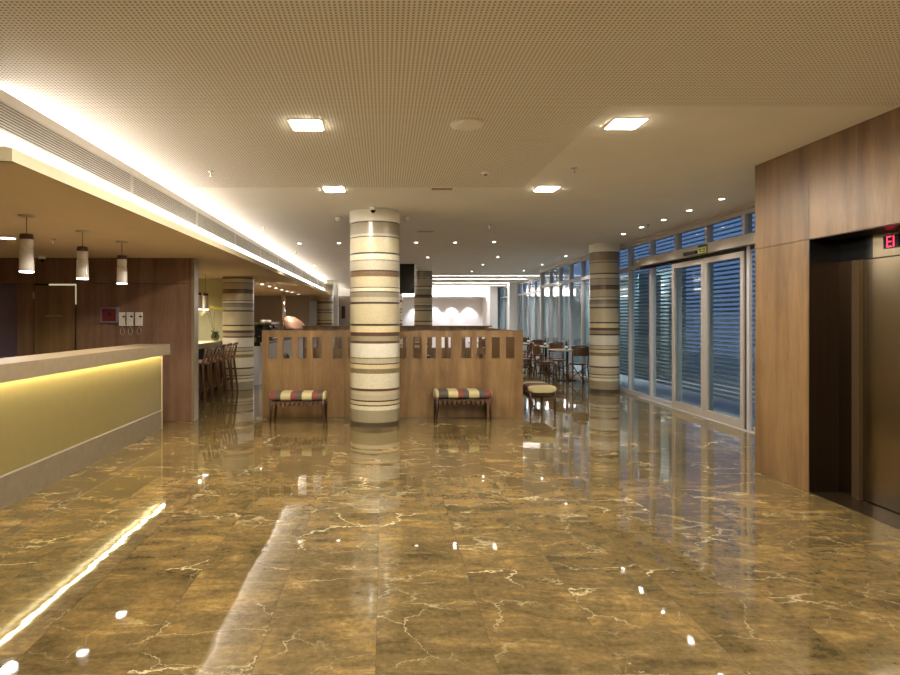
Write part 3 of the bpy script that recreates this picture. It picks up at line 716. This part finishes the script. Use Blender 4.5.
sp2 = sprinkler(LOW); sp2.location = (px(53, 6.65), 6.65, LOW); sp2['label'] = 'fire sprinkler in the low reception ceiling'; sp2['group'] = 'reception sprinklers'
def vent(label, x, y, w, d):
    t = empty('ceiling_vent', (x, y, 3.0), label, 'vent', 'flush ceiling vents')
    f = mb('ceil').box(-w/2, w/2, -d/2, -d/2+.02, -.006, -.0005).box(-w/2, w/2, d/2-.02, d/2, -.006, -.0005).box(-w/2, -w/2+.02, -d/2+.02, d/2-.02, -.006, -.0005).box(w/2-.02, w/2, -d/2+.02, d/2-.02, -.006, -.0005).build('frame', t)
    s_ = mb('greywall')
    for k in range(5): yy_ = -d/2+.03+k*(d-.06)/4; s_.box(-w/2+.02, w/2-.02, yy_-.006, yy_+.006, -.005, -.0005)
    s_.build('slats', t)
vent('flush rectangular vent in the ceiling above the large column', px(442, 6.95), 6.95, .28, .16)
vent('flush ceiling vent before the column beside the black screen', px(426, 10.4), 10.4, .32, .16)
def dome(name, loc, label, r=.045):
    t = empty(name, loc, label, 'camera')
    mb('white').lathe([(0, -.001), (r, -.001), (r, -.035), (r*.9, -.045), (0, -.045)], seg=24).build('housing', t)
    mb('black').lathe([(r*.75, -.0455), (r*.7, -.062), (r*.4, -.08), (0, -.086)], seg=20).build('dome_lens', t)
dome('dome_camera', (px(373, 8.05), 8.09, 3.0), 'white dome camera at the top of the large striped column')
dome('dome_camera', (px(40, 8.4), 8.45, LOW), 'white dome camera below the low ceiling before the walnut wall')
o = mb('white').lathe([(0, -.001), (.045, -.001), (.04, -.05), (.02, -.07), (0, -.072)], seg=24).build('motion_detector', None, (px(338, 8.9), 8.9, 3)); tag(o, 'small white ceiling sensor left of the large column top', 'sensor')
o = mb('white').lathe([(0, -.001), (.045, -.001), (.04, -.05), (.02, -.07), (0, -.072)], seg=24).build('motion_detector', None, (px(406, 8.9), 8.9, 3)); tag(o, 'small white ceiling sensor right of the large column top', 'sensor')
# hanging screen
t = empty('hanging_screen', (.25, 16.6, 2.17), 'black screen hanging from the ceiling right behind the large column', 'screen')
mb('black').box(-.62, .59, -.03, .03, 0, .826, .006).build('screen_panel', t)
mb('blackmat').box(-.2, .2, .031, .08, .2, .828).build('mounting_bracket', t)
# picture on far left pier
struct(mb('greywall').box(-2.7, -1.0, 26.6, 26.7, 0, LOW+.1).build('wall_alcove'))
t = empty('framed_picture', (px(343.3, 26.59), 26.59, 1.5), 'small dark framed picture on the distant taupe alcove wall', 'picture')
mb('blackmat').box(-.08, .08, -.02, -.001, -.02, .52).build('frame', t)
mb('darkwood').box(-.055, .055, -.023, -.0201, .01, .49).build('artwork', t)

# ------------------------------------------------------------------ cafe bar and stools
t = empty('cafe_bar', (-3.43, 10.0, 0), 'cafe bar with stone top behind the reception wall, lined with stools', 'bar counter')
mb('stone_base').box(-.5, .0, 0, 3.1, .92, 1.015).use('cream').box(-.5, .0, 0, 3.1, 1.015, 1.02).build('counter_top', t)
mb('blackmat').box(-.45, -.08, .02, 3.08, .08, .92).build('body', t)
mb('gap').box(-.42, -.09, .03, 2.94, 0, .08).build('plinth', t)
def stool():
    t = empty('bar_stool', (0, 0, 0), 'x', 'bar stool')
    S_ = .72; w = 'chairwood'
    for sx in (-1, 1):
        for sy in (-1, 1):
            top = (sx*.13, sy*.13, S_-.02); bot = (sx*.2, sy*.2, 0)
            if sx == 1: pts = [bot, top, (sx*.17, sy*.14, S_+.14), (sx*.19, sy*.13, S_+.25)]; mb(w).tube(pts, [.017, .02, .017, .015], 8).build('rear_leg', t)
            else: mb(w).tube([bot, top], [.017, .02], 8).build('leg', t)
    mb(w).lathe([(0, S_-.02), (.17, S_-.02), (.185, S_), (.18, S_+.02), (.15, S_+.028), (0, S_+.024)], seg=28).build('seat', t)
    mb(w).tube([(.19, -.13, S_+.25), (.215, -.07, S_+.265), (.222, 0, S_+.27), (.215, .07, S_+.265), (.19, .13, S_+.25)], .024, 8).build('back_rail', t)
    mb(w).tube([(.13, -.11, S_+.02), (.19, -.03, S_+.15), (.215, .1, S_+.26)], .008, 6).tube([(.13, .11, S_+.02), (.19, .03, S_+.15), (.215, -.1, S_+.26)], .008, 6).build('cross_splat', t)
    a = .175
    mb(w).tube([(a*math.cos(i*PI/12), a*math.sin(i*PI/12), .27) for i in range(25)], .009, 6).build('foot_ring', t)
    return t
st = stool()
place_all(st, [((-3.2, 10.3+.457*k, 0), .03*((k % 3)-1), f'bentwood bar stool at the cafe bar, {w}') for k, w in enumerate(('nearest, half hidden by the walnut wall edge', 'second', 'third', 'fourth', 'farthest, before the striped column'))], 'bentwood stools along the cafe bar')
# orchid vase
Yv = 12.26; Xv = px(215.2, Yv)
t = empty('flower_vase', (Xv, Yv, 1.02), 'round glass vase with yellow orchid sprays on the cafe bar', 'vase')
mb('vase').lathe([(.03, 0), (.07, .03), (.09, .09), (.085, .13), (.05, .18), (.045, .2), (.042, .19), (.046, .17), (.078, .12), (.082, .09), (.062, .035), (0, .02)], seg=28).build('vase_bowl', t)
g = mb('leaf')
for a in range(7):
    q = a*.9; g.tube([(0, 0, .05), (.04*math.cos(q), .04*math.sin(q), .17), (.09*math.cos(q), .09*math.sin(q), .2+.01*a)], [.004, .012, .003], 6)
g.build('leaves', t)
g = mb('leaf')
stems = [[(0, 0, .06), (-.02, 0, .3), (-.01, 0, .44), (.03, 0, .48), (.16, 0, .47)], [(0, 0, .06), (-.06, 0, .25), (-.12, 0, .42), (-.17, 0, .43)], [(0, 0, .06), (-.05, 0, .3), (-.09, 0, .47), (-.02, 0, .5)]]
stems = [[(x*1.35, y, z*1.4) for x, y, z in q] for q in stems]
for s_ in stems: g.tube(s_, .0035, 5)
g.build('stems', t)
fl = [(-.17, .43), (-.13, .44), (-.2, .40), (-.09, .48), (-.05, .5), (0, .49), (.04, .49), (-.12, .5), (.08, .48), (-.215, .41)]
for i, (x, z) in enumerate([(a*1.35, b*1.4) for a, b in fl]):
    g = mb('petal_w' if i in (0, 2) else 'petal')
    for a in range(5):
        q = a*2*PI/5; g.lathe([(0, -.002), (.018, 0), (0, .003)], (x+.02*math.cos(q), -.01, z+.02*math.sin(q)), 8, rot=Matrix.Rotation(PI/2, 3, 'X'))
    g.build('flower', t)

# ------------------------------------------------------------------ kitchen counter, coffee machine, oven
t = empty('kitchen_counter', (-2.8, 13.45, 0), 'long pale grey service counter with black top left of the partition', 'counter')
mb('counter_grey').box(-.7, 0, 0, 7.6, 0, .87).build('body', t)
mb('granite').box(-.73, .03, -.03, 7.63, .87, .95).build('counter_top', t)
t = empty('coffee_machine', (-3.0, 15.6, .95), 'chrome and black espresso machine on the grey service counter', 'coffee machine', rotz=PI/2); t.scale = (1.5, 1.1, 1.12)
mb('blackmat').box(-.4, .4, -.2, .22, .05, .12, .01).box(-.36, .36, .02, .22, .12, .36, .01).build('body', t)
mb('chrome').box(-.4, .4, -.16, .22, .34, .40, .01).build('cup_tray', t)
mb('chrome').box(-.38, .38, -.2, .0, .03, .05).build('drip_tray', t)
for x in (-.2, .2): mb('chrome').cyl(x, -.08, .24, .34, .035, 16).tube([(x, -.08, .25), (x, -.24, .23)], .013, 8).build('group_head', t)
for x in (-.37, -.3, .3, .37): mb('chrome').cyl(x, -.15, 0, .05, .018, 10).build('foot', t)
cup = mb('white').lathe([(.0, 0), (.022, 0), (.036, .05), (.033, .05), (.02, .006), (0, .006)], seg=16).build('cup')
tag(cup, 'x', 'cup', 'cups stacked on the espresso machine')
place_all(cup, [((-3.02+dx, 15.6+dy, 1.3995), 0, 'small white cup on top of the espresso machine') for dx in (-.1, 0) for dy in (-.3, -.2, -.1, 0, .1, .2, .3)], 'cups standing on the espresso machine')
t = empty('coffee_grinder', (-3.0, 14.6, .95), 'dark coffee grinder with hopper left of the espresso machine', 'coffee grinder')
mb('blackmat').box(-.09, .09, -.11, .11, 0, .28, .012).build('body', t)
mb('vase').lathe([(.05, .281), (.09, .42), (.085, .43), (0, .43)], seg=18).build('hopper', t)
mb('chrome').tube([(.0, -.11, .12), (0, -.2, .1)], .012, 8).build('fork', t)
# oven with copper hood
Yo = 19.8
t = empty('dome_oven', (px(294.5, Yo)+.05, Yo, .95), 'rounded copper dome oven beyond the service counter', 'oven')
m = mb('copper'); n0 = 0; seg = 28; rings = []
for i in range(13):
    u = i/12*PI/2
    rings.append([m.bm.verts.new(((.36*math.cos(2*PI*j/seg)*math.cos(u))-.18*math.sin(u), .4*math.sin(2*PI*j/seg)*max(.001, math.cos(u)), .18+.42*math.sin(u)-(.16*math.cos(u)*(-math.cos(2*PI*j/seg)) if math.cos(2*PI*j/seg) < 0 else 0)*-.6)) for j in range(seg)])
for a, b_ in zip(rings, rings[1:]):
    for j in range(seg): m.bm.faces.new((a[j], a[(j+1) % seg], b_[(j+1) % seg], b_[j]))
m.bm.faces.new(rings[0]); m._n(0, True); m.build('dome', t)
mb('counter_grey').lathe([(.34, 0), (.36, .02), (.36, .17), (0, .17)], seg=28).build('base', t)
mb('blackmat').box(-.30, -.02, -.40, -.34, .04, .2, .02).build('oven_mouth', t)
o = mb('chrome').cyl(0, 0, .95, LOW, .07, 20).build('flue_pipe', None, (px(283.5, 20.7), 20.7, 0)); tag(o, 'vertical shiny steel flue pipe rising behind the copper oven', 'pipe')

# ------------------------------------------------------------------ dining tables and chairs
def table():
    t = empty('dining_table', (0, 0, 0), 'x', 'table')
    mb('tabletop').box(-.35, .35, -.35, .35, .715, .745, .006).build('table_top', t)
    mb('blackmat').cyl(0, 0, .03, .715, .03, 16).build('pedestal', t)
    mb('blackmat').lathe([(0, 0), (.22, 0), (.22, .012), (.04, .035), (0, .035)], seg=24).build('table_base', t)
    return t
def chair():
    t = empty('dining_chair', (0, 0, 0), 'x', 'chair'); w = 'chairwood'
    for sx in (-1, 1):
        mb(w).tube([(sx*.19, -.2, 0), (sx*.16, -.15, .44)], [.016, .02], 8).build('leg', t)
        mb(w).tube([(sx*.19, .24, 0), (sx*.165, .17, .44), (sx*.18, .2, .66), (sx*.17, .235, .82)], [.013, .017, .015, .013], 8).build('rear_leg', t)
    mb(w).lathe([(0, .43), (.185, .43), (.2, .445), (.195, .465), (.16, .472), (0, .468)], seg=28).build('seat', t)
    mb(w).tube([(-.17, .235, .82), (-.12, .262, .86), (0, .275, .87), (.12, .262, .86), (.17, .235, .82)], .017, 8).build('back_rail', t)
    m = mb(w)
    for i in range(8):
        a0, a1 = -.175+i*.35/8, -.175+(i+1)*.35/8; yb_ = lambda a: .275-1.3*a*a
        m.prism([(a0, yb_(a0)-.006), (a1, yb_(a1)-.006), (a1, yb_(a1)+.008), (a0, yb_(a0)+.008)], 'z', .64, .84)
    m.build('backrest', t)
    mb(w).tube([(-.2, -.16, .02), (.0, .0, .24), (.19, .2, .43)], .011, 6).tube([(.2, -.16, .02), (.0, .0, .24), (-.19, .2, .43)], .011, 6).build('cross_brace', t)
    mb(w).tube([(.16*math.cos(i*PI/10), .16*math.sin(i*PI/10), .25) for i in range(21)], .009, 6).build('leg_ring', t)
    return t
tb = table(); ch = chair()
TY = [14.4, 16.3, 18.2, 20.1]; w4 = ['nearest', 'second', 'third', 'farthest']
TX = 4.40
ti = [((TX, y, 0), 0, f'small square cafe table by the windows, {w4[i]} of four') for i, y in enumerate(TY)]
ti += [((3.0, 15.4, 0), 0, 'small square cafe table behind the oak partition, nearer of two'), ((3.0, 18.6, 0), 0, 'small square cafe table behind the oak partition, farther of two'),
       ((.9, 10.6, 0), 0, 'small square cafe table inside the oak partition, right one'), ((-.9, 10.6, 0), 0, 'small square cafe table inside the oak partition, left one')]
place_all(tb, ti, 'small square cafe tables')
ci = []
for i, y in enumerate(TY):
    ci.append(((TX+.05, y-.62, 0), PI, f'bentwood chair on the near side of the {w4[i]} window table'))
    ci.append(((TX-.03, y+.62, 0), 0, f'bentwood chair on the far side of the {w4[i]} window table'))
    if i < 3: ci.append(((TX-.55, y-.1, 0), PI/2+.2, f'bentwood chair on the aisle side of the {w4[i]} window table'))
for n_, (x, y) in enumerate(((3.0, 15.4), (3.0, 18.6))):
    ci.append(((x+.55, y, 0), -PI/2, f'bentwood chair at the window side of the {["nearer","farther"][n_]} table behind the partition'))
    ci.append(((x, y-.6, 0), PI, f'bentwood chair on the near side of the {["nearer","farther"][n_]} table behind the partition'))
for n_, x in enumerate((.9, -.9)):
    for sx, w in ((-1, 'left'), (1, 'right')):
        ci.append(((x+sx*.58, 10.6, 0), PI/2 if sx < 0 else -PI/2, f'bentwood chair {w} of the {["right","left"][n_]} table inside the partition'))
place_all(ch, ci, 'bentwood cafe chairs')
# table things
def bottle():
    t = empty('sauce_bottle', (0, 0, 0), 'x', 'bottle')
    mb('blackmat').lathe([(0, 0), (.03, 0), (.032, .01), (.032, .10), (.014, .14), (.013, .17), (0, .17)], seg=16).build('body', t)
    mb('white').lathe([(.0325, .03), (.033, .03), (.033, .085), (.0325, .085)], seg=16).build('paper_label', t)
    mb('red').lathe([(0, .1705), (.014, .1705), (.014, .185), (0, .185)], seg=12).build('cap', t)
    return t
bo = bottle()
place_all(bo, [((TX-.02, y, .746), 0, f'dark bottle with white label on the {w4[i]} window table') for i, y in enumerate(TY[:3])]+[((.95, 10.62, .746), 0, 'dark bottle with white label on the right table inside the partition')], 'bottles on the cafe tables')
def napkin():
    t = empty('napkin_holder', (0, 0, 0), 'x', 'napkin holder')
    mb('chrome').box(-.06, .06, -.03, .03, 0, .012).box(-.06, .06, -.03, -.026, .012, .09).box(-.06, .06, .026, .03, .012, .09).build('holder', t)
    mb('white').box(-.055, .055, -.024, .024, .0125, .10).build('napkins', t)
    return t
na = napkin()
place_all(na, [((TX+.12, y-.03, .746), .3, f'napkin holder on the {w4[i]} window table') for i, y in enumerate(TY[:3])]+[((.75, 10.62, .746), 0, 'napkin holder on the right table inside the partition'), ((-.95, 10.6, .746), 0, 'napkin holder on the left table inside the partition')], 'napkin holders on the cafe tables')
t = empty('flower_vase', (TX, TY[3], .746), 'slim vase with small flowers on the farthest window table', 'vase')
mb('vase').lathe([(0, 0), (.035, 0), (.03, .08), (.018, .15), (.02, .17), (0, .17)], seg=16).build('vase_bowl', t)
g = mb('leaf')
for a in range(5): g.tube([(0, 0, .1), (.03*math.cos(a*1.3), .03*math.sin(a*1.3), .25), (.07*math.cos(a*1.3), .07*math.sin(a*1.3), .33)], [.003, .01, .003], 5)
g.build('leaves', t)

# ------------------------------------------------------------------ world, camera
w = bpy.data.worlds.new('dusk'); sc.world = w; w.use_nodes = True
bg = w.node_tree.nodes['Background']
nt = w.node_tree
tc = N(nt, 'ShaderNodeTexCoord'); sx = N(nt, 'ShaderNodeSeparateXYZ'); nt.links.new(tc.outputs['Generated'], sx.inputs[0])
r = ramp(nt, [(.0, (.10, .14, .22)), (.48, (.16, .23, .40)), (.56, (.14, .25, .50)), (1, (.05, .10, .22))])
mr = N(nt, 'ShaderNodeMapRange'); mr.inputs[1].default_value = -1; nt.links.new(sx.outputs[2], mr.inputs[0]); nt.links.new(mr.outputs[0], r.inputs[0])
nt.links.new(r.outputs[0], bg.inputs[0]); bg.inputs[1].default_value = .23

cam = bpy.data.cameras.new('camera'); co = bpy.data.objects.new('camera', cam); COL.objects.link(co)
co.location = (0, 0, H); co.rotation_euler = (PI/2, 0, 0)
cam.sensor_width = 36; cam.lens = 24; cam.shift_x = 66/900; cam.shift_y = -19.5/900; cam.clip_start = .05
sc.camera = co
sc.view_settings.view_transform = 'Standard'; sc.view_settings.look = 'None'; sc.view_settings.gamma = 1; sc.view_settings.use_curve_mapping = False
sc.view_settings.exposure = 1.9
sc.cycles.max_bounces = 8; sc.cycles.diffuse_bounces = 5; sc.cycles.glossy_bounces = 4; sc.cycles.transparent_max_bounces = 12
sc.cycles.use_denoising = True; sc.cycles.sample_clamp_indirect = 4; sc.cycles.caustics_reflective = True; sc.cycles.blur_glossy = 1.0; sc.cycles.caustics_refractive = False
